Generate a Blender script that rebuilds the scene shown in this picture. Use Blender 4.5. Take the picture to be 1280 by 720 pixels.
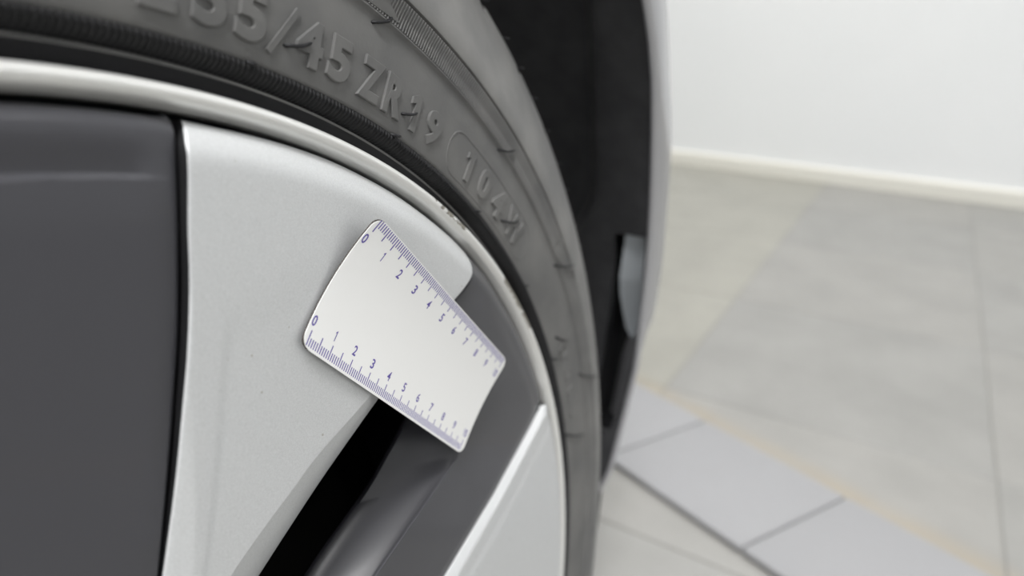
import bpy, bmesh, math, random
import numpy as np
from mathutils import Matrix, Vector
random.seed(4)
for o in list(bpy.data.objects): bpy.data.objects.remove(o)
S = bpy.context.scene
COL = S.collection

# ------------------------------------------------------------------ camera
cam_d = bpy.data.cameras.new('camera'); cam = bpy.data.objects.new('camera', cam_d); COL.objects.link(cam)
R_ = Vector((0.531827, -0.846849, -0.002367)); U_ = Vector((0.319148, 0.197836, 0.926826)); B_ = Vector((0.784414, 0.493667, -0.375485)) * -1
M = Matrix((R_, U_, B_)).transposed().to_4x4()
M.translation = Vector((-0.014938, -0.116035, 0.605419))
cam.matrix_world = M
cam_d.sensor_width = 36; cam_d.lens = 22.80; cam_d.clip_start = 0.01; cam_d.clip_end = 60
cam_d.dof.use_dof = True; cam_d.dof.focus_distance = 0.192; cam_d.dof.aperture_fstop = 6.8
S.camera = cam

# ------------------------------------------------------------------ world, light, exposure
w = bpy.data.worlds.new('World'); S.world = w; w.use_nodes = True
w.node_tree.nodes['Background'].inputs[0].default_value = (0.9, 0.95, 1, 1)
w.node_tree.nodes['Background'].inputs[1].default_value = 0.3
S.view_settings.view_transform = 'Standard'; S.view_settings.look = 'None'
S.view_settings.gamma = 1; S.view_settings.use_curve_mapping = False
S.view_settings.exposure = 0.0
LAMP_W = 20.6
CEIL = 3.0
LAMPS = [(-0.5, -0.55, 3.3), (-1.9, -0.7, 2.2), (-2.3, -2.6, 1.0), (2.35, -2.6, .55), (2.35, 0.1, 2.1), (2.35, 2.2, 1.0), (0.3, -3.7, .5)]   # x, y, share of power

# ------------------------------------------------------------------ helpers
def link(o, parent=None):
    COL.objects.link(o)
    if parent: o.parent = parent
    return o
def mesh_obj(name, verts, faces, mat, parent=None, smooth=True, mats=None, fm=None):
    me = bpy.data.meshes.new(name); me.from_pydata([tuple(v) for v in verts], [], faces); me.update()
    bm = bmesh.new(); bm.from_mesh(me); bmesh.ops.recalc_face_normals(bm, faces=bm.faces); bm.to_mesh(me); bm.free()
    for m in (mats or [mat]): me.materials.append(m)
    if fm: me.polygons.foreach_set('material_index', fm)
    o = bpy.data.objects.new(name, me)
    if smooth: me.polygons.foreach_set('use_smooth', [True] * len(me.polygons))
    return link(o, parent)
def from_bm(name, bm, mat, parent=None, smooth=False):
    me = bpy.data.meshes.new(name); bm.to_mesh(me); bm.free(); me.materials.append(mat)
    if smooth: me.polygons.foreach_set('use_smooth', [True] * len(me.polygons))
    return link(bpy.data.objects.new(name, me), parent)
def thing(name, label, cat, loc=(0, 0, 0), group=None):
    o = bpy.data.objects.new(name, None); o.empty_display_size = .05; o.location = loc
    o['label'] = label; o['category'] = cat
    if group: o['group'] = group
    return link(o)
def auto_smooth(o, deg=35):
    me = o.data; bm = bmesh.new(); bm.from_mesh(me)
    for e in bm.edges:
        if len(e.link_faces) == 2: e.smooth = e.calc_face_angle() < math.radians(deg)
    bm.to_mesh(me); bm.free()
def box_bm(bm, x0, x1, y0, y1, z0, z1, bevel=0, seg=2):
    r = bmesh.ops.create_cube(bm, size=1)
    bmesh.ops.scale(bm, vec=(x1 - x0, y1 - y0, z1 - z0), verts=r['verts'])
    bmesh.ops.translate(bm, vec=((x0 + x1) / 2, (y0 + y1) / 2, (z0 + z1) / 2), verts=r['verts'])
    if bevel:
        es = list({e for v in r['verts'] for e in v.link_edges})
        bmesh.ops.bevel(bm, geom=es, offset=bevel, segments=seg, affect='EDGES', profile=.5)

# wheel frame: x forward, z up (both in the plane of the rim edge), h outward; millimetres
WC = np.array([0, 0, .345])
WU = np.array([0.997254, 0.074052, 0.0]); WN = np.array([-0.073971, 0.996159, -0.046861]); WV = np.array([-0.00347, 0.046732, 0.998901])
def LW(x, z, h):
    x = np.asarray(x, float); z = np.asarray(z, float); h = np.asarray(h, float)
    return WC + (x[..., None] * WU + z[..., None] * WV - h[..., None] * WN) * .001
def PW(r, deg, h):
    a = np.radians(np.asarray(deg, float)); r = np.asarray(r, float)
    return LW(r * np.sin(a), r * np.cos(a), np.asarray(h, float) + 0 * a * r)

# ------------------------------------------------------------------ materials
def mat(name, col, rough=.5, metal=0, coat=0, coat_rough=.05, spec=.5):
    m = bpy.data.materials.new(name); m.use_nodes = True
    b = m.node_tree.nodes['Principled BSDF']
    b.inputs['Base Color'].default_value = (*col, 1); b.inputs['Roughness'].default_value = rough
    b.inputs['Metallic'].default_value = metal; b.inputs['Coat Weight'].default_value = coat
    b.inputs['Coat Roughness'].default_value = coat_rough; b.inputs['Specular IOR Level'].default_value = spec
    return m
def N(m, typ, **kw):
    n = m.node_tree.nodes.new(typ)
    for k, v in kw.items():
        if k in n.inputs: n.inputs[k].default_value = v
        else: setattr(n, k, v)
    return n
def Lk(m, a, b): m.node_tree.links.new(a, b)
def bsdf(m): return m.node_tree.nodes['Principled BSDF']
def mottled(m, c0, c1, scale, detail=4, lo=.35, hi=.65, bump=0, bscale=None, bdist=.001, coords='Object'):
    tc = N(m, 'ShaderNodeTexCoord'); nz = N(m, 'ShaderNodeTexNoise', Scale=scale, Detail=detail)
    Lk(m, tc.outputs[coords], nz.inputs['Vector'])
    cr = N(m, 'ShaderNodeValToRGB'); cr.color_ramp.elements[0].position = lo; cr.color_ramp.elements[1].position = hi
    cr.color_ramp.elements[0].color = (*c0, 1); cr.color_ramp.elements[1].color = (*c1, 1)
    Lk(m, nz.outputs['Fac'], cr.inputs['Fac']); Lk(m, cr.outputs['Color'], bsdf(m).inputs['Base Color'])
    if bump:
        nb = N(m, 'ShaderNodeTexNoise', Scale=bscale or scale, Detail=3); Lk(m, tc.outputs[coords], nb.inputs['Vector'])
        bp = N(m, 'ShaderNodeBump', Strength=bump, Distance=bdist); Lk(m, nb.outputs['Fac'], bp.inputs['Height'])
        Lk(m, bp.outputs['Normal'], bsdf(m).inputs['Normal'])
    return m, tc, cr

M_rubber = mat('dusty rubber', (.06, .06, .06), .6, spec=.3)
_, tc_r, cr_r = mottled(M_rubber, (.118, .118, .117), (.165, .163, .158), 38, 5, .35, .7, .25, 900, .0003)
# the worn outer shoulder, beyond the hatched band, is a paler grey than the sidewall
g = N(M_rubber, 'ShaderNodeNewGeometry'); sb = N(M_rubber, 'ShaderNodeVectorMath', operation='DISTANCE'); sb.inputs[1].default_value = tuple(WC)
Lk(M_rubber, g.outputs['Position'], sb.inputs[0])
mr = N(M_rubber, 'ShaderNodeMapRange'); mr.inputs[1].default_value = .3055; mr.inputs[2].default_value = .3075; mr.inputs[3].default_value = 1.0; mr.inputs[4].default_value = 1.42
Lk(M_rubber, sb.outputs['Value'], mr.inputs[0])
ml = N(M_rubber, 'ShaderNodeVectorMath', operation='SCALE'); Lk(M_rubber, cr_r.outputs['Color'], ml.inputs[0]); Lk(M_rubber, mr.outputs[0], ml.inputs['Scale'])
Lk(M_rubber, ml.outputs[0], bsdf(M_rubber).inputs['Base Color'])
M_clean = mat('clean rubber', (.013, .013, .015), .5, spec=.35)
M_rib = mat('ribbed rubber', (.0095, .0095, .0105), .5, spec=.3)
M_silver = mat('satin silver paint', (.60, .62, .63), .42, .28, .25, .2)
tc = N(M_silver, 'ShaderNodeTexCoord'); nz = N(M_silver, 'ShaderNodeTexNoise', Scale=2600, Detail=1)
Lk(M_silver, tc.outputs['Object'], nz.inputs['Vector'])
cr = N(M_silver, 'ShaderNodeValToRGB'); cr.color_ramp.elements[0].position = .3; cr.color_ramp.elements[1].position = .7
cr.color_ramp.elements[0].color = (.57, .58, .587, 1); cr.color_ramp.elements[1].color = (.66, .672, .68, 1)
Lk(M_silver, nz.outputs['Fac'], cr.inputs['Fac'])
# small grit specks on the paint
vz = N(M_silver, 'ShaderNodeTexVoronoi', Scale=170); vz.feature = 'F1'
Lk(M_silver, tc.outputs['Object'], vz.inputs['Vector'])
sp = N(M_silver, 'ShaderNodeMath', operation='LESS_THAN'); sp.inputs[1].default_value = .065
Lk(M_silver, vz.outputs['Distance'], sp.inputs[0])
sel = N(M_silver, 'ShaderNodeSeparateColor'); Lk(M_silver, vz.outputs['Color'], sel.inputs['Color'])
s2 = N(M_silver, 'ShaderNodeMath', operation='GREATER_THAN'); s2.inputs[1].default_value = .72
Lk(M_silver, sel.outputs[0], s2.inputs[0])
s3 = N(M_silver, 'ShaderNodeMath', operation='MULTIPLY'); Lk(M_silver, sp.outputs[0], s3.inputs[0]); Lk(M_silver, s2.outputs[0], s3.inputs[1])
mx = N(M_silver, 'ShaderNodeMix', data_type='RGBA'); Lk(M_silver, s3.outputs[0], mx.inputs[0]); Lk(M_silver, cr.outputs['Color'], mx.inputs[6])
mx.inputs[7].default_value = (.42, .41, .38, 1); Lk(M_silver, mx.outputs[2], bsdf(M_silver).inputs['Base Color'])
M_dark = mat('glossy dark grey paint', (.056, .056, .064), .42, 0, .4, .08, .3)
M_satin_shade = mat('shaded satin dark grey paint', (.018, .018, .023), .42, 0, .35, .3)  # insert grey darkened to stand in for shade on its inner wall
M_black = mat('black wheel paint', (.006, .006, .007), .5)
M_lip = mat('machined aluminium', (.84, .84, .82), .36, .45, .3, .12)
M_liner = mat('black liner plastic', (.012, .0125, .014), .6, spec=.3)
mottled(M_liner, (.034, .034, .037), (.052, .052, .055), 60, 4, .3, .7, .4, 300, .001)
M_blade = mat('grey duct plastic', (.60, .64, .68), .45)
M_body = mat('silver car paint', (.42, .42, .44), .3, .4, 1, .05)
M_card = mat('white card', (.87, .87, .86), .45)
M_ink = mat('violet ink', (.115, .085, .36), .5)
M_back = mat('dark magnet sheet', (.05, .042, .038), .7)
M_wall = mat('white wall paint', (.80, .82, .82), .7)
mottled(M_wall, (.83, .845, .85), (.86, .872, .876), 1.2, 3)
M_ceil = mat('white ceiling', (.82, .82, .82), .8)
M_base = mat('cream skirting', (.78, .765, .70), .5)
M_slab = mat('light grey slab', (.295, .295, .303), .6)
M_grout = mat('grey grout', (.25, .246, .232), .8)
M_lampbox = mat('lamp housing', (.8, .8, .8), .5)

# kerb rash on the polished lip: worn patches in two stretches of the rim
def rim_wear(m):
    g = N(m, 'ShaderNodeNewGeometry'); sb = N(m, 'ShaderNodeVectorMath', operation='SUBTRACT'); sb.inputs[1].default_value = tuple(WC)
    Lk(m, g.outputs['Position'], sb.inputs[0]); sx = N(m, 'ShaderNodeSeparateXYZ'); Lk(m, sb.outputs[0], sx.inputs[0])
    at = N(m, 'ShaderNodeMath', operation='ARCTAN2'); Lk(m, sx.outputs['X'], at.inputs[0]); Lk(m, sx.outputs['Z'], at.inputs[1])
    ln = N(m, 'ShaderNodeVectorMath', operation='LENGTH'); Lk(m, sb.outputs[0], ln.inputs[0])
    cr = N(m, 'ShaderNodeValToRGB'); e = cr.color_ramp.elements; e[0].position = 0; e[0].color = (0, 0, 0, 1); e[1].position = 1; e[1].color = (0, 0, 0, 1)
    mp = N(m, 'ShaderNodeMapRange'); mp.inputs[1].default_value = math.radians(20); mp.inputs[2].default_value = math.radians(90); Lk(m, at.outputs[0], mp.inputs[0])
    for d, v in ((35.5, 0), (37, .75), (42, .8), (44, .1), (49.5, .15), (51.5, .95), (59, 1), (60.5, .1), (68, .2), (80, .5)):
        x = e.new((d - 20) / 70); x.color = (v, v, v, 1)
    Lk(m, mp.outputs[0], cr.inputs['Fac'])
    nz = N(m, 'ShaderNodeTexNoise', Scale=380, Detail=4); Lk(m, g.outputs['Position'], nz.inputs['Vector'])
    rr = N(m, 'ShaderNodeMapRange'); rr.inputs[1].default_value = .2550; rr.inputs[2].default_value = .2564; Lk(m, ln.outputs['Value'], rr.inputs[0])
    a = N(m, 'ShaderNodeMath', operation='MULTIPLY'); Lk(m, cr.outputs['Color'], a.inputs[0]); Lk(m, rr.outputs[0], a.inputs[1])
    b = N(m, 'ShaderNodeMath', operation='MULTIPLY'); Lk(m, a.outputs[0], b.inputs[0]); Lk(m, nz.outputs['Fac'], b.inputs[1])
    c = N(m, 'ShaderNodeMapRange'); c.inputs[1].default_value = .335; c.inputs[2].default_value = .39; Lk(m, b.outputs[0], c.inputs[0])
    mx = N(m, 'ShaderNodeMix', data_type='RGBA'); mx.inputs[6].default_value = (.84, .84, .82, 1); mx.inputs[7].default_value = (.22, .205, .17, 1)
    Lk(m, c.outputs[0], mx.inputs[0]); Lk(m, mx.outputs[2], bsdf(m).inputs['Base Color'])
    mm = N(m, 'ShaderNodeMapRange'); mm.inputs[3].default_value = .45; mm.inputs[4].default_value = .1; Lk(m, c.outputs[0], mm.inputs[0]); Lk(m, mm.outputs[0], bsdf(m).inputs['Metallic'])
    bp = N(m, 'ShaderNodeBump', Strength=.6, Distance=.0006); bp.invert = True; Lk(m, c.outputs[0], bp.inputs['Height']); Lk(m, bp.outputs['Normal'], bsdf(m).inputs['Normal'])
rim_wear(M_lip)

# floor tile with cloudy cement print, warm dirt along the slab strip
TD = Vector((.3525, .9358, 0)); TN = Vector((.9358, -.3525, 0))       # along / across the slab strip
STRIP0 = Vector((.672, .015, 0))                                       # a point on its near edge
STRIPW = .195
def tile_mat(name, c0, c1):
    m = mat(name, c0, .42)
    g = N(m, 'ShaderNodeNewGeometry'); nz = N(m, 'ShaderNodeTexNoise', Scale=6.5, Detail=5, Roughness=.6); Lk(m, g.outputs['Position'], nz.inputs['Vector'])
    cr = N(m, 'ShaderNodeValToRGB'); cr.color_ramp.elements[0].position = .3; cr.color_ramp.elements[1].position = .7
    cr.color_ramp.elements[0].color = (*c0, 1); cr.color_ramp.elements[1].color = (*c1, 1); Lk(m, nz.outputs['Fac'], cr.inputs['Fac'])
    dt = N(m, 'ShaderNodeVectorMath', operation='DOT_PRODUCT'); dt.inputs[1].default_value = tuple(TN); Lk(m, g.outputs['Position'], dt.inputs[0])
    far = STRIP0.dot(TN) + STRIPW
    mr = N(m, 'ShaderNodeMapRange'); mr.inputs[1].default_value = far + .06; mr.inputs[2].default_value = far + .012; mr.interpolation_type = 'SMOOTHSTEP'
    Lk(m, dt.outputs['Value'], mr.inputs[0])
    nd = N(m, 'ShaderNodeTexNoise', Scale=14, Detail=3); Lk(m, g.outputs['Position'], nd.inputs['Vector'])
    gt = N(m, 'ShaderNodeMath', operation='GREATER_THAN'); gt.inputs[1].default_value = far - .03; Lk(m, dt.outputs['Value'], gt.inputs[0])
    m0 = N(m, 'ShaderNodeMath', operation='MULTIPLY'); Lk(m, mr.outputs[0], m0.inputs[0]); Lk(m, gt.outputs[0], m0.inputs[1])
    ml = N(m, 'ShaderNodeMath', operation='MULTIPLY'); Lk(m, m0.outputs[0], ml.inputs[0]); Lk(m, nd.outputs['Fac'], ml.inputs[1])
    mx = N(m, 'ShaderNodeMix', data_type='RGBA'); Lk(m, ml.outputs[0], mx.inputs[0]); Lk(m, cr.outputs['Color'], mx.inputs[6]); mx.inputs[7].default_value = (.34, .285, .205, 1)
    Lk(m, mx.outputs[2], bsdf(m).inputs['Base Color'])
    return m
M_tiles = [tile_mat('cement tile a', (.238, .235, .223), (.288, .284, .270)), tile_mat('cement tile b', (.25, .246, .232), (.297, .29, .274)), tile_mat('cement tile c', (.268, .262, .232), (.318, .31, .274))]

# ------------------------------------------------------------------ room shell
X0, X1, Y0, Y1 = -3.2, 3.15, -4.6, 3.6
def wallx(y): return 2.900 + (y - 0) * .1161       # front wall line, slightly skewed against the tiles
def struct(name, bm, m):
    o = from_bm(name, bm, m); o['kind'] = 'structure'; return o
bm = bmesh.new(); box_bm(bm, X0, 3.6, Y0, Y1, -.12, -.0014); floor = struct('floor', bm, M_grout)
xs = [-2.9, -2.4, -1.9, -1.4, -.9, -.4, .1, .622, .994, 1.474, 1.995, 2.47, 2.97, 3.45]
ys = [-4.2, -3.7, -3.21, -2.72, -2.23, -1.74, -1.25, -.76, -.30, .19, .68, 1.17, 1.66, 2.15, 2.64, 3.13]
cache = {}
for i in range(len(xs) - 1):
    for j in range(len(ys) - 1):
        sx, sy = round(xs[i + 1] - xs[i], 3), round(ys[j + 1] - ys[j], 3)
        k = (3 if ys[j] >= .18 and xs[i] > .5 else 1 + (i * 7 + j * 3) % 2) - 1
        key = (sx, sy, k)
        if i >= len(xs) - 3: continue
        if key not in cache:
            bm = bmesh.new(); g = .0012; box_bm(bm, -sx / 2 + g, sx / 2 - g, -sy / 2 + g, sy / 2 - g, -.008, 0, .0012, 1)
            me = bpy.data.meshes.new('tile'); bm.to_mesh(me); bm.free(); me.materials.append(M_tiles[k]); cache[key] = me
        o = bpy.data.objects.new('tile', cache[key]); o.location = ((xs[i] + xs[i + 1]) / 2, (ys[j] + ys[j + 1]) / 2, 0); link(o, floor)
# last two rows run up to the skewed wall, cut where they meet it
for i in (len(xs) - 3, len(xs) - 2):
    for j in range(len(ys) - 1):
        g = .0012; ya, yb = ys[j] + g, ys[j + 1] - g; xa = xs[i] + g
        xb = [min(xs[i + 1] - g, wallx(y) + .004) for y in (ya, yb)]
        if min(xb) <= xa + .01: continue
        k = (3 if ys[j] >= .18 else 1 + (i * 7 + j * 3) % 2) - 1
        v = [(xa, ya, 0), (xb[0], ya, 0), (xb[1], yb, 0), (xa, yb, 0)]
        v += [(a, b, -.008) for a, b, c in v]
        mesh_obj('tile', v, [(0, 1, 2, 3), (4, 5, 6, 7), (0, 1, 5, 4), (1, 2, 6, 5), (2, 3, 7, 6), (3, 0, 4, 7)], M_tiles[k], floor, smooth=False)
def wall_quad(name, a, b, m, z0=0, z1=CEIL, th=.1):
    a = Vector((*a, 0)); b = Vector((*b, 0)); d = (b - a).normalized(); nrm = Vector((-d.y, d.x, 0)) * th   # thickness outward
    v = [a, b, b + nrm, a + nrm]; v = [(p.x, p.y, z0) for p in v] + [(p.x, p.y, z1) for p in v]
    o = mesh_obj(name, v, [(0, 1, 2, 3), (4, 5, 6, 7), (0, 1, 5, 4), (1, 2, 6, 5), (2, 3, 7, 6), (3, 0, 4, 7)], m, smooth=False); o['kind'] = 'structure'; return o
wall_quad('wall_front', (wallx(Y1), Y1), (wallx(Y0), Y0), M_wall, -.1)
wall_quad('wall_right', (wallx(Y0), Y0), (X0, Y0), M_wall, -.1)
wall_quad('wall_back', (X0, Y0), (X0, Y1), M_wall, -.1)
wall_quad('wall_left', (X0, Y1), (wallx(Y1), Y1), M_wall, -.1)
bm = bmesh.new(); box_bm(bm, X0 - .1, 3.6, Y0 - .1, Y1 + .1, CEIL, CEIL + .1); struct('ceiling', bm, M_ceil)
# skirting board along the front wall: rounded top
prof = [(0, 0), (.016, 0), (.016, .050), (.013, .057), (.007, .060), (0, .060)]
v = []; f = []
for y in (Y0 + .01, Y1 - .01):
    for d, z in prof: v.append((wallx(y) - d, y, z))
n = len(prof)
for k in range(n): f.append((k, (k + 1) % n, n + (k + 1) % n, n + k))
f += [tuple(range(n)), tuple(range(n, 2 * n))]
o = mesh_obj('baseboard_front', v, f, M_base, smooth=False); o['kind'] = 'structure'
# strip of light slabs lying on the tiles
strip = bpy.data.objects.new('trim_1', None); strip.location = STRIP0; strip['kind'] = 'structure'; link(strip)
SL = .232
bm = bmesh.new(); box_bm(bm, .0, STRIPW, -SL / 2 + .0007, SL / 2 - .0007, .0, .011, .004, 3)
for v_ in bm.verts: v_.co.y -= .16 * v_.co.x      # slabs are cut slightly askew
sm = bpy.data.meshes.new('slab'); bm.to_mesh(sm); bm.free(); sm.materials.append(M_slab); sm.polygons.foreach_set('use_smooth', [True] * len(sm.polygons))
for k in range(-3, 4):
    o = bpy.data.objects.new('slab', sm); link(o, strip)
    o.location = TD * (-.042 - SL / 2 + (k + 1) * SL); o.rotation_euler = (0, 0, math.atan2(TN.y, TN.x)); 
    o.location.z = 0
# ceiling lamps, out of view; the front wall ones are added to brighten it
PLACE = ['ceiling light panel right above the wheel', 'ceiling light panel above the rear of the car', 'ceiling light panel farthest behind and away from the car',
         'ceiling light panel added to brighten the front wall, on the open side of the car', 'ceiling light panel added to brighten the front wall, straight ahead of the car', 'ceiling light panel added to brighten the front wall, beyond the car', 'ceiling light panel nearest the wall on the open side']
for (x, y, share), where in zip(LAMPS, PLACE):
    t = thing('ceiling_light', 'long white ' + where, 'light', (x, y, CEIL - .05), 'light panels on the ceiling')
    bm = bmesh.new(); box_bm(bm, -.66, .66, -.22, .22, .015, .05); from_bm('housing', bm, M_lampbox, t)
    ld = bpy.data.lights.new('lamp', 'AREA'); ld.shape = 'RECTANGLE'; ld.size = 1.3; ld.size_y = .42; ld.energy = LAMP_W * share; ld.color = (1, .995, .99)
    lo = bpy.data.objects.new('lamp', ld); link(lo, t); lo.location = (0, 0, .01)

# ------------------------------------------------------------------ wheel
wheel = thing('wheel', 'silver and dark grey car wheel with its tyre, filling the left half', 'wheel')
def lathe(name, prof, m, parent, a0=-180, a1=180, step=.5, clampz=None, smooth=True):
    prof = np.array(prof, float); full = (a1 - a0) >= 359.9
    n = int(round((a1 - a0) / step)); ang = a0 + np.arange(n + (0 if full else 1)) * (a1 - a0) / n
    V = PW(prof[None, :, 0], ang[:, None], prof[None, :, 1]).reshape(-1, 3)
    if clampz is not None: V[:, 2] = np.maximum(V[:, 2], clampz)
    K = len(prof); F = []
    cnt = n
    for i in range(cnt):
        a = i * K; b = ((i + 1) % len(ang)) * K
        for k in range(K - 1): F.append((a + k, b + k, b + k + 1, a + k + 1))
    return mesh_obj(name, V, F, m, parent, smooth)
# sidewall profile: radius (mm), outward height (mm)
SIDE = [(250, -14), (256, -10), (259.5, -8.2), (261, -7.2), (262.4, -6.3), (262.75, -5.75), (263.4, -5.6), (263.7, -6.6), (265, -5.4), (266.6, -3.8), (267.6, -2.5), (268.1, -1.8), (269, -1.5), (272, -1.1), (278, -.8),
        (285, -.8), (291, -1.0), (295.6, -1.4), (296.2, -1.2), (296.8, -.3), (297.2, -.3), (297.6, -1.2), (298.4, -1.5), (302, -.9), (305.7, .2), (305.85, -.4), (306.2, -.4), (306.4, .8), (308.5, 1.2), (314, .4), (314.5, .1),
        (320, -1.5), (326, -3.7), (332, -6.4), (338, -9.3), (343, -12.2), (347, -14.7), (350.2, -16.6), (352.5, -20.5), (354.2, -27), (355.2, -38), (356, -60), (356.3, -127), (355.5, -200), (353, -228), (340, -243), (310, -253), (280, -250), (255, -240), (248, -232)]
SR = np.array([p[0] for p in SIDE[:39]]); SH = np.array([p[1] for p in SIDE[:39]])
def side_h(r): return np.interp(r, SR, SH)
def tyre_obj():
    prof = np.array(SIDE, float); n = 1440; ang = np.arange(n) * .25 - 180
    Rr = np.repeat(prof[None, :, 0], n, 0).copy(); Hh = np.repeat(prof[None, :, 1], n, 0).copy()
    # shoulder grooves running out of the tread
    ph = np.mod(ang, 6.5)
    g = ((ph > .1) & (ph < .9)).astype(float)[:, None]
    mask = np.clip((prof[:, 0] - 345) / 5, 0, 1) * (prof[:, 1] < -12) * (prof[:, 1] > -240)
    Rr -= g * mask[None, :] * 5.0
    V = PW(Rr, ang[:, None], Hh).reshape(-1, 3); V[:, 2] = np.maximum(V[:, 2], .0)
    K = len(prof); F = []
    for i in range(n):
        a = i * K; b = ((i + 1) % n) * K
        for k in range(K - 1): F.append((a + k, b + k, b + k + 1, a + k + 1))
    fm = [1 if k < 5 else 0 for i in range(n) for k in range(K - 1)]
    o = mesh_obj('tyre', V, F, None, wheel, True, mats=[M_rubber, M_clean], fm=fm); auto_smooth(o, 40); return o
tyre = tyre_obj(); tyre['label'] = 'dusty black low profile tyre with raised size lettering'
# fine ribs of the rim protector
def rib_band():
    st = .30 / 8; ang = np.arange(-30, 122, st)
    t = np.linspace(0, 1, 9); r = 263.7 + (268.0 - 263.7) * t
    base = -6.0 + (np.sin(t * math.pi / 2)) * 4.3
    skew = (t - .5) * .1
    A = ang[:, None] + 0 * t
    wv = np.clip(.35 + .8 * np.sin(2 * math.pi * (A + skew) / .30), 0, 1)
    env = np.clip(np.minimum(t * 6, (1 - t) * 5), 0, 1)
    H = base + .05 + wv * .9 * env
    Rr = r[None, :] - wv * .35 * env
    V = PW(Rr, A, H).reshape(-1, 3); K = len(t); F = []
    for i in range(len(ang) - 1):
        for k in range(K - 1): F.append((i * K + k, (i + 1) * K + k, (i + 1) * K + k + 1, i * K + k + 1))
    o = mesh_obj('rib_band', V, F, M_rib, tyre, True); o['kind'] = 'stuff'; return o
rib_band()
# hatched band, leaving a smooth wedge free
def hatch_band():
    V = []; F = []; st = .236
    a = 20.0
    while a < 57.6:
        r0, r1 = 298.0, 305.5; segs = [(r0, r1)]
        if a < 29.25:
            lo, hi = 299.3 - (29.25 - a) * .35, 299.3 + (29.25 - a) * 2.6
            segs = [(r0, lo)] + ([(hi, r1)] if hi < r1 - .3 else [])
        for ra, rb in segs:
            if rb - ra < .3: continue
            b = len(V); wd = .075
            for rr in (ra, (ra + rb) / 2, rb):
                sk = (rr - 301.5) * .012; hh = side_h(rr)
                for da, dh in ((-wd, -.1), (-wd * .4, .42), (wd * .4, .42), (wd, -.1)): V.append(PW(rr, a + sk + da, hh + dh))
            for k in range(2):
                for q in range(3): F.append((b + k * 4 + q, b + k * 4 + q + 1, b + k * 4 + 5 + q, b + k * 4 + 4 + q))
            F.append((b, b + 1, b + 2, b + 3)); F.append((b + 8, b + 9, b + 10, b + 11))
        a += st
    o = mesh_obj('hatch_band', V, F, M_rubber, tyre, False); o['kind'] = 'stuff'; return o
hatch_band()
# the smooth wedge and the step where the hatching ends
def side_patch(name, poly, dh, m=M_rubber):
    n = len(poly); V = [PW(r, a, side_h(r) + dh) for r, a in poly] + [PW(r, a, side_h(r) - .6) for r, a in poly]
    c = len(V); V.append(PW(sum(r for r, a in poly) / n, sum(a for r, a in poly) / n, side_h(sum(r for r, a in poly) / n) + dh))
    F = [(k, (k + 1) % n, n + (k + 1) % n, n + k) for k in range(n)] + [(k, (k + 1) % n, c) for k in range(n)]
    return mesh_obj(name, V, F, m, tyre, False)
side_patch('smooth_wedge', [(299.3, 29.25), (301.6, 28.3), (304.0, 27.4), (305.6, 26.6), (305.4, 25), (305.4, 22), (300.5, 21), (298.4, 23), (298.5, 26.4), (298.9, 28)], .45)
side_patch('step_block', [(297.8, 57.9), (301, 57.7), (305.2, 57.8), (310.5, 58.2), (316, 60), (315, 62.2), (308, 62.8), (303, 61.9), (299.5, 60.2)], .3)
side_patch('shoulder_band', [(298.2, 62.2), (303, 63.2), (309, 63.6), (316, 64), (316.2, 70), (316, 76), (309, 75.9), (298.4, 75.6), (298.3, 69)], .15)
# ---- lettering
def glyph_mesh(ch, bold=.0, ext=.05, bev=.0, res=4):
    cu = bpy.data.curves.new('g', 'FONT'); cu.body = ch; cu.size = 1; cu.extrude = ext; cu.offset = bold; cu.resolution_u = res
    cu.bevel_depth = bev; cu.bevel_resolution = 0; cu.fill_mode = 'BOTH'
    o = bpy.data.objects.new('g', cu); COL.objects.link(o); bpy.context.view_layer.update()
    me = bpy.data.meshes.new_from_object(o.evaluated_get(bpy.context.evaluated_depsgraph_get()))
    bpy.data.objects.remove(o); bpy.data.curves.remove(cu)
    V = np.array([v.co[:] for v in me.vertices]); F = [tuple(p.vertices) for p in me.polygons]; bpy.data.meshes.remove(me)
    V[:, 0] -= (V[:, 0].min() + V[:, 0].max()) / 2
    return V, F
G_H = glyph_mesh('H')[0]; CAP = G_H[:, 1].max() - G_H[:, 1].min(); GY0 = G_H[:, 1].min()
ONE_TYRE = [(-.10, 0), (.14, 0), (.14, 1), (-.02, 1), (-.26, .86), (-.26, .66), (-.10, .74)]
def poly_glyph(poly, e):
    n = len(poly); V = np.array([(x, y, e) for x, y in poly] + [(x, y, -e) for x, y in poly])
    F = [tuple(range(n)), tuple(range(2 * n - 1, n - 1, -1))] + [(k, (k + 1) % n, n + (k + 1) % n, n + k) for k in range(n)]
    return V, F
def sub_long(V, F):
    bm = bmesh.new()
    for p in V: bm.verts.new(p)
    bm.verts.ensure_lookup_table()
    for f in F:
        try: bm.faces.new([bm.verts[i] for i in f])
        except ValueError: pass
    bmesh.ops.remove_doubles(bm, verts=bm.verts, dist=1e-5)
    bm.verts.index_update()
    V2 = np.array([v.co[:] for v in bm.verts]); F2 = [tuple(v.index for v in f.verts) for f in bm.faces]; bm.free(); return V2, F2
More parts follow.
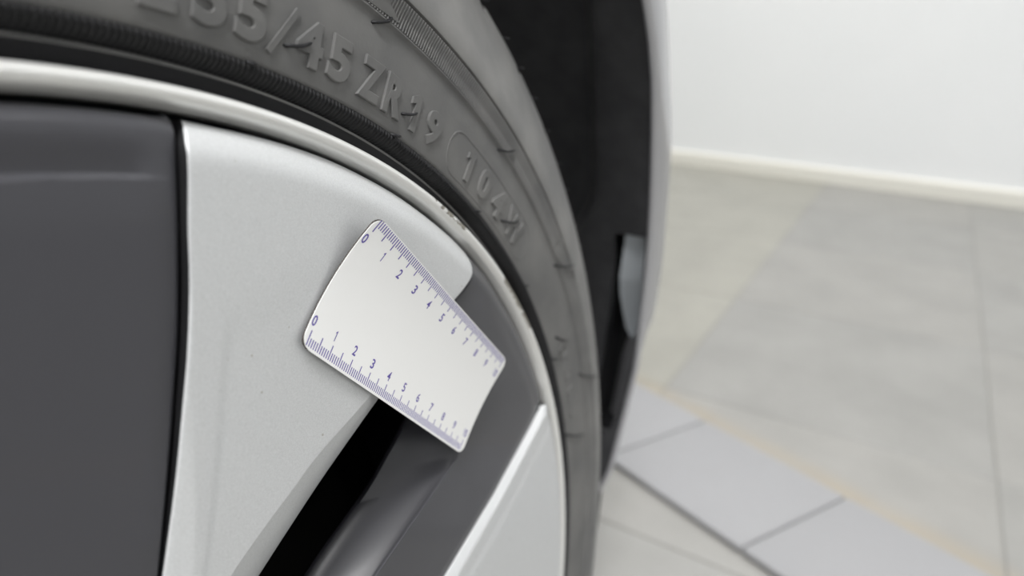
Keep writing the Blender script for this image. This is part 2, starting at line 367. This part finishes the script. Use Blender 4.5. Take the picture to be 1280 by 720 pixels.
def tyre_letter(ch, deg, width, r0=272.2, r1=284.3, rise=.85, bold=.036, bev=.016, name='raised_letter'):
    cap = r1 - r0
    if ch == '1':
        V, F = poly_glyph(ONE_TYRE, .05); V[:, 0] *= 1
    else:
        V, F = glyph_mesh(ch, bold, .05, bev); V[:, 1] = (V[:, 1] - GY0) / CAP
        lo, hi = V[:, 1].min(), V[:, 1].max(); V[:, 1] = (V[:, 1] - lo) / (hi - lo)
        V[:, 0] /= CAP
    V, F = sub_long(V, F)
    wx = V[:, 0].max() - V[:, 0].min(); sc = width / wx
    r = r0 + V[:, 1] * cap; a = deg + np.degrees(V[:, 0] * sc / ((r0 + r1) / 2))
    zmax = V[:, 2].max()
    h = side_h(r) + np.where(V[:, 2] > 0, rise * V[:, 2] / zmax, -.5)
    o = mesh_obj(name, PW(r, a, h), F, M_rubber, tyre, False); return o
for ch, deg, wd in (('2', 14.3, 8.6), ('5', 16.75, 8.6), ('5', 18.98, 8.8), ('4', 22.75, 9.2), ('5', 25.0, 8.6), ('Z', 27.75, 9.8), ('R', 30.05, 9.2), ('1', 32.4, 4.6), ('9', 34.65, 8.4),
                    ('1', 40.15, 4.6), ('0', 42.85, 8.4), ('4', 45.7, 9.4), ('W', 49.4, 16.5)):
    tyre_letter(ch, deg, wd)
def tyre_bar(r0, a0, r1, a1, wd, rise=.7, name='raised_letter'):
    p = np.array([(r0 * math.sin(math.radians(a0)), r0 * math.cos(math.radians(a0))), (r1 * math.sin(math.radians(a1)), r1 * math.cos(math.radians(a1)))])
    d = (p[1] - p[0]); d /= np.linalg.norm(d); q = np.array([d[1], -d[0]]) * wd / 2
    c = [p[0] + q, p[0] - q, p[1] - q, p[1] + q]; V = []
    for dh in (rise, -.4):
        for x, z in c: V.append(LW(x, z, side_h(math.hypot(x, z)) + dh))
    return mesh_obj(name, V, [(0, 1, 2, 3), (4, 5, 6, 7), (0, 1, 5, 4), (1, 2, 6, 5), (2, 3, 7, 6), (3, 0, 4, 7)], M_rubber, tyre, False)
tyre_bar(271.8, 20.15, 284.4, 21.72, 1.5)
for ch, deg in zip('EXTRA', np.linspace(68.6, 73.0, 5)): tyre_letter(ch, deg, 4.4, 275, 281.6, .6, .02, 0)
for ch, deg in zip('LOAD', np.linspace(75.2, 78.6, 4)): tyre_letter(ch, deg, 4.4, 275, 281.6, .6, .02, 0)
# oval frame around the load index
def oval_frame():
    c = []; ra, rb, a0, a1, k = 270.3, 286.4, 36.95, 53.1, 7.5
    def arc(rc, ac, s, e):
        for t in np.linspace(s, e, 8):
            t = math.radians(t); c.append((rc + k * math.sin(t), ac + math.degrees(k * math.cos(t) / 278)))
    dk = math.degrees(k / 278)
    arc(rb - k, a1 - dk, 0, 90)
    for a in np.linspace(a1 - dk, a0 + dk, 26)[1:-1]: c.append((rb, a))
    arc(rb - k, a0 + dk, 90, 180); arc(ra + k, a0 + dk, 180, 270)
    for a in np.linspace(a0 + dk, a1 - dk, 26)[1:-1]: c.append((ra, a))
    arc(ra + k, a1 - dk, 270, 360)
    c = np.array(c); n = len(c); V = []; F = []
    ctr = np.array([278.35, 45]); 
    for off, dh in ((-.42, -.1), (-.12, .22), (.12, .22), (.42, -.1)):
        d = (np.roll(c, -1, 0) - np.roll(c, 1, 0)) * np.array([1, math.radians(1) * 278]); d /= np.linalg.norm(d, axis=1)[:, None]
        r = c[:, 0] + d[:, 1] * off; a = c[:, 1] - np.degrees(d[:, 0] * off / 278)
        V.append(PW(r, a, side_h(r) + dh))
    V = np.concatenate(V)
    for q in range(3):
        for i in range(n): F.append((q * n + i, q * n + (i + 1) % n, (q + 1) * n + (i + 1) % n, (q + 1) * n + i))
    return mesh_obj('raised_frame', V, F, M_rubber, tyre, True)
oval_frame()
# moulding hairs
def tube(name, pts, rad, m, parent, ns=7):
    pts = [Vector(p) for p in pts]; V = []; F = []
    for i, p in enumerate(pts):
        d = (pts[min(i + 1, len(pts) - 1)] - pts[max(i - 1, 0)]).normalized(); x = d.orthogonal().normalized(); y = d.cross(x)
        if i == 0: ref = x
        else: x = (ref - d * ref.dot(d)).normalized(); y = d.cross(x); ref = x
        rr = rad[i] if hasattr(rad, '__len__') else rad
        for k in range(ns): V.append(p + (x * math.cos(2 * math.pi * k / ns) + y * math.sin(2 * math.pi * k / ns)) * rr)
    for i in range(len(pts) - 1):
        for k in range(ns): F.append((i * ns + k, i * ns + (k + 1) % ns, (i + 1) * ns + (k + 1) % ns, (i + 1) * ns + k))
    F += [tuple(range(ns)), tuple(range((len(pts) - 1) * ns, len(pts) * ns))]
    return mesh_obj(name, V, F, m, parent)
HAIRS = [(133.4, 261.7, 142.1, 262.8), (87.7, 253.1, 89.8, 252.5), (99.1, 256.4, 107.2, 256.6), (142.5, 235.5, 149.2, 234.9), (137.1, 230.0, 140.6, 228.9), (202, 215.2, 214.1, 213.0), (181.1, 196, 185.7, 194),
         (201.1, 186.6, 215, 183), (252, 150.8, 271, 145.2), (217.2, 153, 223.5, 150), (251.3, 112.1, 266.6, 104), (243, 103.7, 253.7, 98.6), (282, 75.5, 304.8, 63.6), (259.3, 49.2, 287.7, 32)]
for xa, za, xb, zb in HAIRS:
    ln = math.hypot(xb - xa, zb - za); P = []
    for t in np.linspace(0, 1, 6):
        x, z = xa + (xb - xa) * t, za + (zb - za) * t; r = math.hypot(x, z)
        lift = (.55 + .5 * math.sin(t * math.pi) + .4 * t) if 0 < t else -.4
        bend = .06 * ln * math.sin(t * math.pi)
        P.append(LW(x + bend * .4, z - bend, side_h(r) + lift))
    o = tube('rubber_hair', P, [.00052, .00048, .00046, .00044, .0004, .00034], M_clean, tyre)
for a in list(np.arange(36.5, 62, 3.25)) + [63.6, 66.8, 70.1, 76, 80]:
    da = random.uniform(-.5, .5); P = [PW(350.2 + t * 2.4, a + t * .5 + da, -16.5 + t * 1.2) for t in np.linspace(0, 1, 4)]
    tube('rubber_hair', P, [.0005, .0004, .0004, .0003], M_clean, tyre)

# ---- rim
lathe('rim_barrel', [(253.4, -8.5), (253.0, -16), (252.5, -28), (246, -38), (236, -44), (226, -60), (222, -110), (222, -200), (240, -225), (252, -232), (257, -236)], M_black, wheel, step=1)
lathe('rim_lip', [(253.3, -10), (253.3, -6.0), (253.35, -4.6), (253.5, -3.7), (253.75, -3.3), (254.0, -2.7), (254.4, -1.6), (255.0, -.55), (255.8, .15), (256.7, .42), (257.5, .25), (258.1, -.3), (258.45, -1.2), (258.5, -3), (258.2, -8), (257, -13)], M_lip, wheel, step=.5)

# ---- face panels
def resample(poly, n):
    p = np.array(poly, float); d = np.r_[0, np.cumsum(np.hypot(*np.diff(p, axis=0).T))]
    t = n if hasattr(n, '__len__') else np.linspace(0, 1, n)
    return np.stack([np.interp(np.asarray(t) * d[-1], d, p[:, 0]), np.interp(np.asarray(t) * d[-1], d, p[:, 1])], 1)
def smooth_curve(poly, n=60):
    # Catmull-Rom through the points, then evenly spaced
    p = np.array(poly, float); q = np.vstack([2 * p[0] - p[1], p, 2 * p[-1] - p[-2]]); out = []
    for i in range(1, len(q) - 2):
        for t in np.linspace(0, 1, 10, endpoint=False):
            a, b, c, d = q[i - 1:i + 3]
            out.append(.5 * ((2 * b) + (-a + c) * t + (2 * a - 5 * b + 4 * c - d) * t * t + (-a + 3 * b - 3 * c + d) * t ** 3))
    out.append(p[-1]); return np.array(out)
def pdist(P, poly):
    best = np.full(len(P), 1e9); poly = np.asarray(poly, float)
    for a, b in zip(poly[:-1], poly[1:]):
        ab = b - a; L2 = ab @ ab
        if L2 < 1e-12: continue
        t = np.clip(((P - a) @ ab) / L2, 0, 1); best = np.minimum(best, np.hypot(*(P - a - t[:, None] * ab).T))
    return best
def ease(n, e=.04):
    t = np.linspace(0, 1, n - 6); return np.unique(np.r_[0, e * .06, e * .2, e * .45, t[1:-1] * (1 - 2 * e) + e, 1 - e * .45, 1 - e * .2, 1 - e * .06, 1])
def coons(c0, c1, d0, d1, tu, tv):
    """c0: top, c1: bottom (over u); d0: left, d1: right (over v)"""
    C0, C1 = resample(c0, tu), resample(c1, tu); D0, D1 = resample(d0, tv), resample(d1, tv)
    u = np.asarray(tu)[None, :, None]; v = np.asarray(tv)[:, None, None]
    return (1 - v) * C0[None] + v * C1[None] + (1 - u) * D0[:, None] + u * D1[:, None] - ((1 - u) * (1 - v) * C0[0] + u * (1 - v) * C0[-1] + (1 - u) * v * C1[0] + u * v * C1[-1])
def panel(name, G, hfun, m, edge=1.0, depth=12, parent=None):
    nv, nu = G.shape[:2]; P = G.reshape(-1, 2)
    bidx = list(range(nu)) + [r * nu + nu - 1 for r in range(1, nv)] + [(nv - 1) * nu + c for c in range(nu - 2, -1, -1)] + [r * nu for r in range(nv - 2, 0, -1)]
    ring = P[bidx]; closed = np.vstack([ring, ring[:1]])
    d = pdist(P, closed); h = hfun(P)
    q = np.clip(edge - d, 0, edge); h = h - (edge - np.sqrt(np.maximum(edge ** 2 - q ** 2, 0)))
    V = LW(P[:, 0], P[:, 1], h); F = []
    for r in range(nv - 1):
        for c in range(nu - 1): F.append((r * nu + c, r * nu + c + 1, (r + 1) * nu + c + 1, (r + 1) * nu + c))
    b = len(V); hb = h[bidx]
    V = np.vstack([V, LW(ring[:, 0], ring[:, 1], hb - depth)]); n = len(bidx)
    for k in range(n): F.append((bidx[k], bidx[(k + 1) % n], b + (k + 1) % n, b + k))
    fm = [0] * (len(F) - n) + [1] * n      # black sides, darkening the gaps between panels
    o = mesh_obj(name, V, F, None, parent or wheel, True, mats=[m, M_black], fm=fm); auto_smooth(o, 50); return o
def rad(P): return np.hypot(P[:, 0], P[:, 1])
def rim_drop(P, r0=243., w=8.2, amt=4.4): return np.clip((rad(P) - r0) / w, 0, 2) ** 2 * amt
def sstep(x, a, b):
    t = np.clip((x - a) / (b - a), 0, 1); return t * t * (3 - 2 * t)

# silver spoke under the ruler card
s_left = smooth_curve([(69.0, 242.1), (66.2, 238.6), (64.9, 235), (63.9, 230.5), (61.4, 220.7), (59.0, 209.8), (55.7, 197.9), (51.1, 183.8), (45.3, 166.6), (37.6, 146.7), (29, 126)])
s_top = smooth_curve([(69.0, 242.1), (87.8, 236.1), (101.9, 230.7), (115.2, 224.5), (129.8, 216.1), (139.5, 209.9), (151.8, 200.6), (164.8, 190.8), (171.0, 185.6)])
s_right = smooth_curve([(171.0, 185.6), (173.6, 182.6), (174.9, 179.6), (174.6, 176.6), (171.9, 172.8), (167.1, 170.2), (160.2, 168.0), (140, 163.0), (120, 157.8), (106.0, 153.4), (85.3, 147.9), (75.5, 143.9), (60.1, 137.7), (50, 132.8), (36, 124.5)])
s_bot = [(29, 126), (32.5, 125), (36, 124.5)]
def h_s1(P):
    dl = pdist(P, s_left); wb = np.interp(P[:, 1], [126, 146, 170, 192], [8, 6.2, 3.2, 0.01])
    hb = -np.clip(wb - dl, 0, None) * .28
    cr = -sstep(dl, 8.5, 11) * .25 * sstep(P[:, 1], 205, 190)
    return 2.4 + hb + cr - rim_drop(P)
G = coons(s_top, s_bot, s_left, s_right, ease(70, .03), ease(90, .03))
spoke = panel('spoke', G, h_s1, M_silver, .45, 10)
spoke['label'] = 'satin silver spoke that the ruler card lies on'
# its sloped flank towards the opening
fl_top = smooth_curve([(160.2, 168.0), (140, 163.0), (120, 157.8), (106.0, 153.4), (85.3, 147.9), (75.5, 143.9), (60.1, 137.7), (50, 132.8), (36, 124.5)])
fl_bot = smooth_curve([(156, 163.0), (138, 153.5), (121.5, 145.2), (107, 139), (93.0, 132.9), (79, 126.2), (66.2, 119.8), (54, 113.5), (40, 106)])
V = []; F = []; A = resample(fl_top, 40); B = resample(fl_bot, 40)
for i in range(40):
    for t, h in ((0, 1.7), (.08, 1.35), (.3, .2), (.65, -2.4), (.92, -5.4), (1, -6.8), (1.0, -40)):
        q = A[i] + (B[i] - A[i]) * t; V.append(LW(q[0], q[1], h))
for i in range(39):
    for k in range(6): F.append((i * 7 + k, i * 7 + k + 1, i * 7 + 8 + k, i * 7 + 7 + k))
o = mesh_obj('spoke_flank', V, F, M_silver, spoke, True); auto_smooth(o, 50)

# dark insert at the left with its long pocket
g_right = smooth_curve([(65.6, 243.9), (66.1, 242.0), (63.5, 231.6), (60.8, 220.8), (58.1, 210.0), (54.9, 198.1), (49.1, 180.4), (42.8, 162.6), (37.0, 147.0), (27, 122)])
th = np.radians(np.linspace(-26, 14.85, 40)); g_top = np.stack([np.sin(th) * 251.6, np.cos(th) * 251.6], 1)
g_top = np.vstack([g_top, [(65.6, 243.9)]])
g_left = [(-110.3, 226.1), (-50, 110)]; g_bot = [(-50, 110), (-10, 120), (27, 122)]
def h_g1(P):
    r = rad(P); a = np.degrees(np.arctan2(P[:, 0], P[:, 1]))
    dr = pdist(P, g_right)
    pocket = np.where(r < 239.8, sstep(r, 238.8, 239.8), 1 - sstep(r, 239.0, 247.8)) * (1 - sstep(a, 13.0, 14.3))
    return .6 - .0016 * np.clip(r - 224, 0, None) ** 2 - rim_drop(P, 248, 3.5, 1.2) - pocket * 1.3 - np.clip(6.2 - dr, 0, None) * .10
tv = np.unique(np.r_[ease(60, .02), np.linspace(.02, .16, 45)])
G = coons(g_top, g_bot, g_left, g_right, ease(80, .02), tv)
ins = panel('spoke_insert', G, h_g1, M_dark, .8, 10); ins['label'] = 'glossy dark grey insert with a long pocket along the rim'

# dark insert beyond the card
i_arc = smooth_curve([(177.4, 177.4), (183.5, 172.2), (193.3, 162.4), (202.0, 152.0), (212.0, 138.0), (223.6, 118.8), (232.6, 99.8), (235.6, 84.6)])
i_line = [(235.6, 84.6), (231.2, 82.9), (181.2, 65.4), (139.6, 55.2), (100, 44)]
i_left1 = smooth_curve([(161.2, 166.0), (164, 150), (165, 135), (162, 118), (158, 107.5), (154.5, 102.0)])
i_left2 = smooth_curve([(154.5, 102.0), (129, 95.6), (101.5, 89), (70, 81.6)])
i_top = smooth_curve([(161.2, 166.0), (169.3, 168.0), (174.4, 170.9), (176.6, 174.6), (177.4, 177.4)])
tvA = np.linspace(0, .5, 45); 
def two(a, b, t): 
    A = resample(a, np.clip(np.asarray(t) * 2, 0, 1)); Bq = resample(b, np.clip(np.asarray(t) * 2 - 1, 0, 1)); return np.where((np.asarray(t) <= .5)[:, None], A, Bq)
tv = np.r_[ease(50, .04) * .5, .5 + ease(50, .04)[1:] * .5]; tu = ease(50, .05)
C0 = resample(i_top, tu); C1 = resample([(70, 81.6), (100, 44)], tu); D0 = two(i_left1, i_left2, tv); D1 = two(i_arc, i_line, tv)
u = tu[None, :, None]; v = tv[:, None, None]
G = (1 - v) * C0[None] + v * C1[None] + (1 - u) * D0[:, None] + u * D1[:, None] - ((1 - u) * (1 - v) * C0[0] + u * (1 - v) * C0[-1] + (1 - u) * v * C1[0] + u * v * C1[-1])
line_d = lambda P: pdist(P, i_line)
def h_g2(P):
    dl = line_d(P); dr = pdist(P, i_left2); da = pdist(P, i_arc)
    rise = np.clip(5 - dl, 0, None) * .16
    return .3 - rim_drop(P, 244, 8, 3.2) - .8 * (1 - sstep(da, 8, 16)) * sstep(P[:, 0], 185, 205) + rise * 0 - np.clip(4.5 - dl, 0, None) * .12
ins2 = panel('spoke_insert', G, h_g2, M_dark, .35, 6); ins2['label'] = 'glossy dark grey insert between the two silver spokes'
# its wall dropping into the opening
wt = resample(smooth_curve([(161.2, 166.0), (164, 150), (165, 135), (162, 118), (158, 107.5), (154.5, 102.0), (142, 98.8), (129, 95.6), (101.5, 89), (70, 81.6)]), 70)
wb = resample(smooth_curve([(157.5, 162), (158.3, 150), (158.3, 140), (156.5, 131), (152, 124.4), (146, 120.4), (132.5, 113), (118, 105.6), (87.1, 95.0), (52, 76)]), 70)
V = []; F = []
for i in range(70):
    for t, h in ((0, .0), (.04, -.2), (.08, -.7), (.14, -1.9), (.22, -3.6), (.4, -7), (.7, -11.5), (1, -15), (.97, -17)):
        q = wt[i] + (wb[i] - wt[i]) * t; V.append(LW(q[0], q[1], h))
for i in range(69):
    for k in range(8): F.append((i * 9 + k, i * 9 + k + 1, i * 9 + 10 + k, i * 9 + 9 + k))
o = mesh_obj('insert_wall', V, F, M_satin_shade, ins2, True); auto_smooth(o, 60)

# second silver spoke, lower right
p_left = [(232.6, 81.6), (181.7, 64.7), (139.6, 54.5), (98, 43)]
p_arc = smooth_curve([(238.6, 79.0), (240.6, 70.5), (245.3, 52), (249.2, 19), (250.2, -4), (247.2, -38), (236, -84), (222, -112)])
p_top = [(232.6, 81.6), (235.5, 81.4), (238.6, 79.0)]; p_bot = [(98, 43), (150, -20), (222, -112)]
def h_s2(P):
    dl = pdist(P, p_left); w = np.interp(P[:, 0], [98, 140, 185, 235], [6.0, 4.6, 3.4, 2.2])
    return -.4 + np.clip(dl / w, 0, 1) * 2.8 + sstep(dl, 12, 16) * .35 - rim_drop(P, 243.5, 7.5, 3.6)
G = coons(p_top, p_bot, p_left, p_arc, np.unique(np.r_[ease(60, .03), np.linspace(.01, .12, 14)]), ease(70, .03))
sp2 = panel('spoke', G, h_s2, M_silver, .6, 10); sp2['label'] = 'silver spoke with a bright bevelled edge at lower right'

# the rest of the wheel face, turned copies of the panels above, and the hub cap
def turned(o, deg, parent=None):
    c = o.copy(); COL.objects.link(c); c.parent = parent or o.parent
    if 'label' in c: del c['label']
    if parent is None:
        T = Matrix.Translation(Vector(WC)); c.matrix_basis = T @ Matrix.Rotation(math.radians(deg), 4, Vector(WN)) @ T.inverted()
    for ch in list(o.children): turned(ch, 0, c)
    return c
for o, deg in ((ins, 143.6), (spoke, 143.6), (ins2, 143.6), (sp2, 143.6), (ins, 286.6), (spoke, 286.6)): turned(o, deg)
lathe('hub_cap', [(0.2, 6.5), (30, 6.3), (70, 5), (100, 3.2), (114, 1.5), (116, -.5), (116, -14)], M_dark, wheel, step=3)

# ------------------------------------------------------------------ car body around the wheel
car = thing('car', 'silver car whose front wheel arch with black liner surrounds the tyre', 'car')
TH_L = [-70, 20, 46, 50.3, 53.6, 57.07, 64.9, 73.5, 83.1, 88.9, 94.04, 102.2, 105.4, 112, 118]; H_L = [21, 21.5, 21.5, 21, 20, 18, 11, 4, -4.5, -9, -16, -26.5, -35.5, -55, -72]
TH_S = [-70, 20, 46, 52.3, 59, 65, 70.8, 77.9, 85.4, 91.2, 102, 106, 112, 118]; H_S = [23.5, 24, 24, 23, 18.5, 15.5, 10, 4, -4.5, -11.5, -25, -35, -55, -72]
angs = np.arange(-70, 118.01, 1.0)
V = []; F = []
for a in angs:
    hl = np.interp(a, TH_L, H_L); hs = np.interp(a, TH_S, H_S); f = sstep(a, 15, 48)
    far = 560 if a < 95 else 560 - (a - 95) * 4.5
    g = sstep(a, 83, 91) * 1.0
    row = [(424.4, hl - 4), (424, hl - 3), (424.6, hl - .8), (426, hl), (434, hl * .5 + hs * .5 + .3 - 3.5 * g), (445, hs - 10 * g), (453, hs - 2.5 * f - .2 - 14 * g), (464, hs - 9 * f - .6 - 16 * g), (490, hs - 30 * f - 2), (530, hs - 75 * f - 5), (far, hs - 120 * f - 8), (far + 30, hs - 200 * f - 60)]
    for r, h in row: V.append(PW(r, a, h))
K = 12
for i in range(len(angs) - 1):
    for k in range(K - 1): F.append((i * K + k, i * K + k + 1, (i + 1) * K + k + 1, (i + 1) * K + k))
fender = mesh_obj('fender', V, F, M_body, car, True); auto_smooth(fender, 60); fender['label'] = 'silver wheel arch edge'
# liner: flange behind the lip, a step, then the deep arch; the slot is left open
TH_C = [-70, 40, 50.65, 53.4, 57.7, 65.8, 70.25, 72.6, 74.1, 80, 118]; H_C = [-8, -8, -12, -14.5, -21, -31, -36, -45, -54.5, -64, -110]
angs = np.r_[np.arange(-70, 70, 2.0), np.arange(70, 118.01, .5)]
def slot_h(a): return np.interp(a, [73, 77, 85, 90, 96.7, 98], [-25, -28, -37, -42, -47, -50]), np.interp(a, [73, 76.6, 85.25, 90.2, 94.6, 98], [-1.5, -2.5, -11, -17.5, -25, -34])
V = []; F = []; fr = np.linspace(0, 1, 9); K = 9 + 6
for a in angs:
    hl = np.interp(a, TH_L, H_L) - 1.5; hc = np.interp(a, TH_C, H_C)
    hin, hout = slot_h(np.clip(a, 73, 98))
    hc = min(hc, hin - 8) if a >= 72 else hc
    if a < 72: hh = hl + (hc - hl) * fr
    else: hh = np.r_[hl, hout, np.linspace(hout, hin, 5)[1:], hin - 3, (hin - 3 + hc) / 2, hc]
    for q, h in enumerate(hh): V.append(PW(425.5 + 5 * min(1, (hl - h) / 45), a, h))
    for r, h in ((431.5, hc - 2.5), (438, hc - 5), (446, hc - 12), (450, hc - 60), (446, -190), (440, -300)): V.append(PW(r, a, h))
for i in range(len(angs) - 1):
    am = (angs[i] + angs[i + 1]) / 2
    for k in range(K - 1):
        if 73.4 < am < 97.5 and 1 <= k <= 4: continue
        F.append((i * K + k, i * K + k + 1, (i + 1) * K + k + 1, (i + 1) * K + k))
liner = mesh_obj('arch_liner', V, F, M_liner, car, True); auto_smooth(liner, 40); liner['label'] = 'black plastic wheel arch liner with an open slot'
# duct box behind the slot
V = []; F = []; angs2 = np.arange(73.4, 97.6, 1.0)
for a in angs2:
    hin, hout = slot_h(a)
    for r, h in ((427, hout + .5), (462, hout - 2), (470, hout - 6), (470, hin + 2), (462, hin - 2), (429, hin - .5)): V.append(PW(r, a, h))
for i in range(len(angs2) - 1):
    for k in range(5): F.append((i * 6 + k, i * 6 + k + 1, i * 6 + 7 + k, i * 6 + 6 + k))
n = len(angs2); F += [tuple(range(6)), tuple(range((n - 1) * 6, n * 6))]
o = mesh_obj('duct_box', V, F, M_black, liner, False)
# grey vane standing in the slot
V = []; F = []; va = [74.3, 75.5, 77.5, 79.6, 80.2, 82, 84.5, 87, 89.5]
for a in va:
    ho = np.interp(a, [74.3, 79.6, 83.3, 89.5], [-5.5, -10.5, -14, -20]); hi = np.interp(a, [74.3, 79.9, 83, 87, 89.5], [-21, -29.5, -32.5, -31, -24])
    rr = np.interp(a, [74.3, 79.6, 89.5], [439, 441, 466])
    for t in (0, .5, 1): V.append(PW(rr + .8 * math.sin(t * math.pi), a, ho + (hi - ho) * t))
    for t in (1, 0): V.append(PW(rr + 3, a, ho + (hi - ho) * t))
for i in range(len(va) - 1):
    for k in range(5): F.append((i * 5 + k, i * 5 + (k + 1) % 5, i * 5 + 5 + (k + 1) % 5, i * 5 + 5 + k))
F += [tuple(range(5)), tuple(range(len(V) - 5, len(V)))]
o = mesh_obj('duct_vane', V, F, M_blade, liner, True); auto_smooth(o, 30); o['label'] = 'grey vane inside the liner slot'
# brake disc behind the openings, plus added black backing hiding the bright floor beyond
lathe('black_backing', [(40, -108), (221.5, -108), (221.5, -112), (40, -112)], M_black, wheel, step=3)
lathe('brake_disc', [(60, -78), (175, -78), (176, -80), (176, -100), (60, -100), (60, -78)], mat('dark iron', (.02, .019, .018), .6, .3), car, step=3)

# ------------------------------------------------------------------ ruler card
card = thing('ruler_card', 'white magnetic ruler card with violet centimetre scales lying on the silver spoke', 'ruler', tuple(LW(115., 160., 3.)))
CO = np.array([112.53, -7.87, 206.64]); CS = np.array([.6623, .0041, -.7492]); CV = np.array([-.7438, .1239, -.6568]); CN = np.array([.0901, .9923, .0851])
V0, V1, S0, S1 = -4.5, 37.0, -1.9, 103.2
def card_pt(s, v, up=0.):
    s = np.asarray(s, float); v = np.asarray(v, float)
    Aq = np.interp(s, [S0, 40, S1], [2.6, 2.0, 1.5]); q = (v - V0) / (V1 - V0); q0 = (0 - V0) / (V1 - V0)
    sag = Aq * 4 * (q * (1 - q) - q0 * (1 - q0)) - up
    P = CO + s[..., None] * CS + v[..., None] * CV + sag[..., None] * CN
    return LW(P[..., 0], P[..., 2], -P[..., 1]) - np.array(card.location)
def card_layer(name, top, bot, m, inset=0., rc=3.8):
    t = np.r_[0, .012, .03, .055, .08, np.linspace(.12, .88, 16), .92, .945, .97, .988, 1]
    vv = V0 + inset + (V1 - V0 - 2 * inset) * t; su = np.linspace(0, 1, 40); V = []; F = []
    G = []
    for v_ in vv:
        d = min(v_ - V0 - inset, V1 - inset - v_); c = rc - math.sqrt(max(rc * rc - max(rc - d, 0) ** 2, 0))
        G.append([(S0 + inset + c + (S1 - S0 - 2 * inset - 2 * c) * q, v_) for q in su])
    G = np.array(G); nv, nu = G.shape[:2]
    Vt = card_pt(G[..., 0], G[..., 1], top).reshape(-1, 3); Vb = card_pt(G[..., 0], G[..., 1], bot).reshape(-1, 3); n = nv * nu
    for r in range(nv - 1):
        for c in range(nu - 1):
            q = (r * nu + c, r * nu + c + 1, (r + 1) * nu + c + 1, (r + 1) * nu + c); F.append(q); F.append(tuple(n + x for x in q[::-1]))
    b = list(range(nu)) + [r * nu + nu - 1 for r in range(1, nv)] + [(nv - 1) * nu + c for c in range(nu - 2, -1, -1)] + [r * nu for r in range(nv - 2, 0, -1)]
    for k in range(len(b)): F.append((b[k], b[(k + 1) % len(b)], n + b[(k + 1) % len(b)], n + b[k]))
    o = mesh_obj(name, np.vstack([Vt, Vb]), F, m, card, True); auto_smooth(o, 50); return o
card_layer('printed_face', 0, -.22, M_card)
card_layer('magnet_backing', -.22, -.8, M_back, .05, 2.9)
def ticks(name, rows):
    V = []; F = []
    for s, va, vb, wd in rows:
        b = len(V); k = 4
        for t in np.linspace(0, 1, k):
            for ds in (-wd / 2, wd / 2): V.append(card_pt(s + ds, va + (vb - va) * t, .03))
        for q in range(k - 1): F.append((b + 2 * q, b + 2 * q + 1, b + 2 * q + 3, b + 2 * q + 2))
    return mesh_obj(name, V, F, M_ink, card, False)
ticks('scale_marks', [(m, -4.15, (0 if m % 5 == 0 else -1.75), (.42 if m % 5 == 0 else .40)) for m in range(0, 101)])
ticks('scale_marks', [(m, 36.2, (32.0 if m % 5 == 0 else 33.9), (.40 if m % 5 == 0 else .40)) for m in range(0, 101)])
DIG = {d: glyph_mesh(d, .018, 0, 0, 6) for d in '023456789'}
DIG['1'] = (np.array([(-.03, 0, 0), (.09, 0, 0), (.09, 1, 0), (0, 1, 0), (-.18, .84, 0), (-.18, .70, 0), (-.03, .80, 0)]), [(0, 1, 2, 3, 6), (3, 4, 5, 6)])
for vc in (2.8, 29.4):
    for k in range(11):
        txt = str(k); V = []; F = []; x0 = -(len(txt) - 1) * .85
        for c in txt:
            gv, gf = DIG[c]; gv = gv.copy(); lo, hi = gv[:, 1].min(), gv[:, 1].max()
            y = (gv[:, 1] - lo) / (hi - lo) - .5; wx = gv[:, 0].max() - gv[:, 0].min()
            xx = gv[:, 0] * (1.7 / wx if c != '1' else 2.4); b = len(V)
            V += list(card_pt(k * 10 - .6 + x0 + xx, vc - y * 3.0, .03)); F += [tuple(i + b for i in f) for f in gf]; x0 += 1.7
        mesh_obj('numeral', V, F, M_ink, card, False)
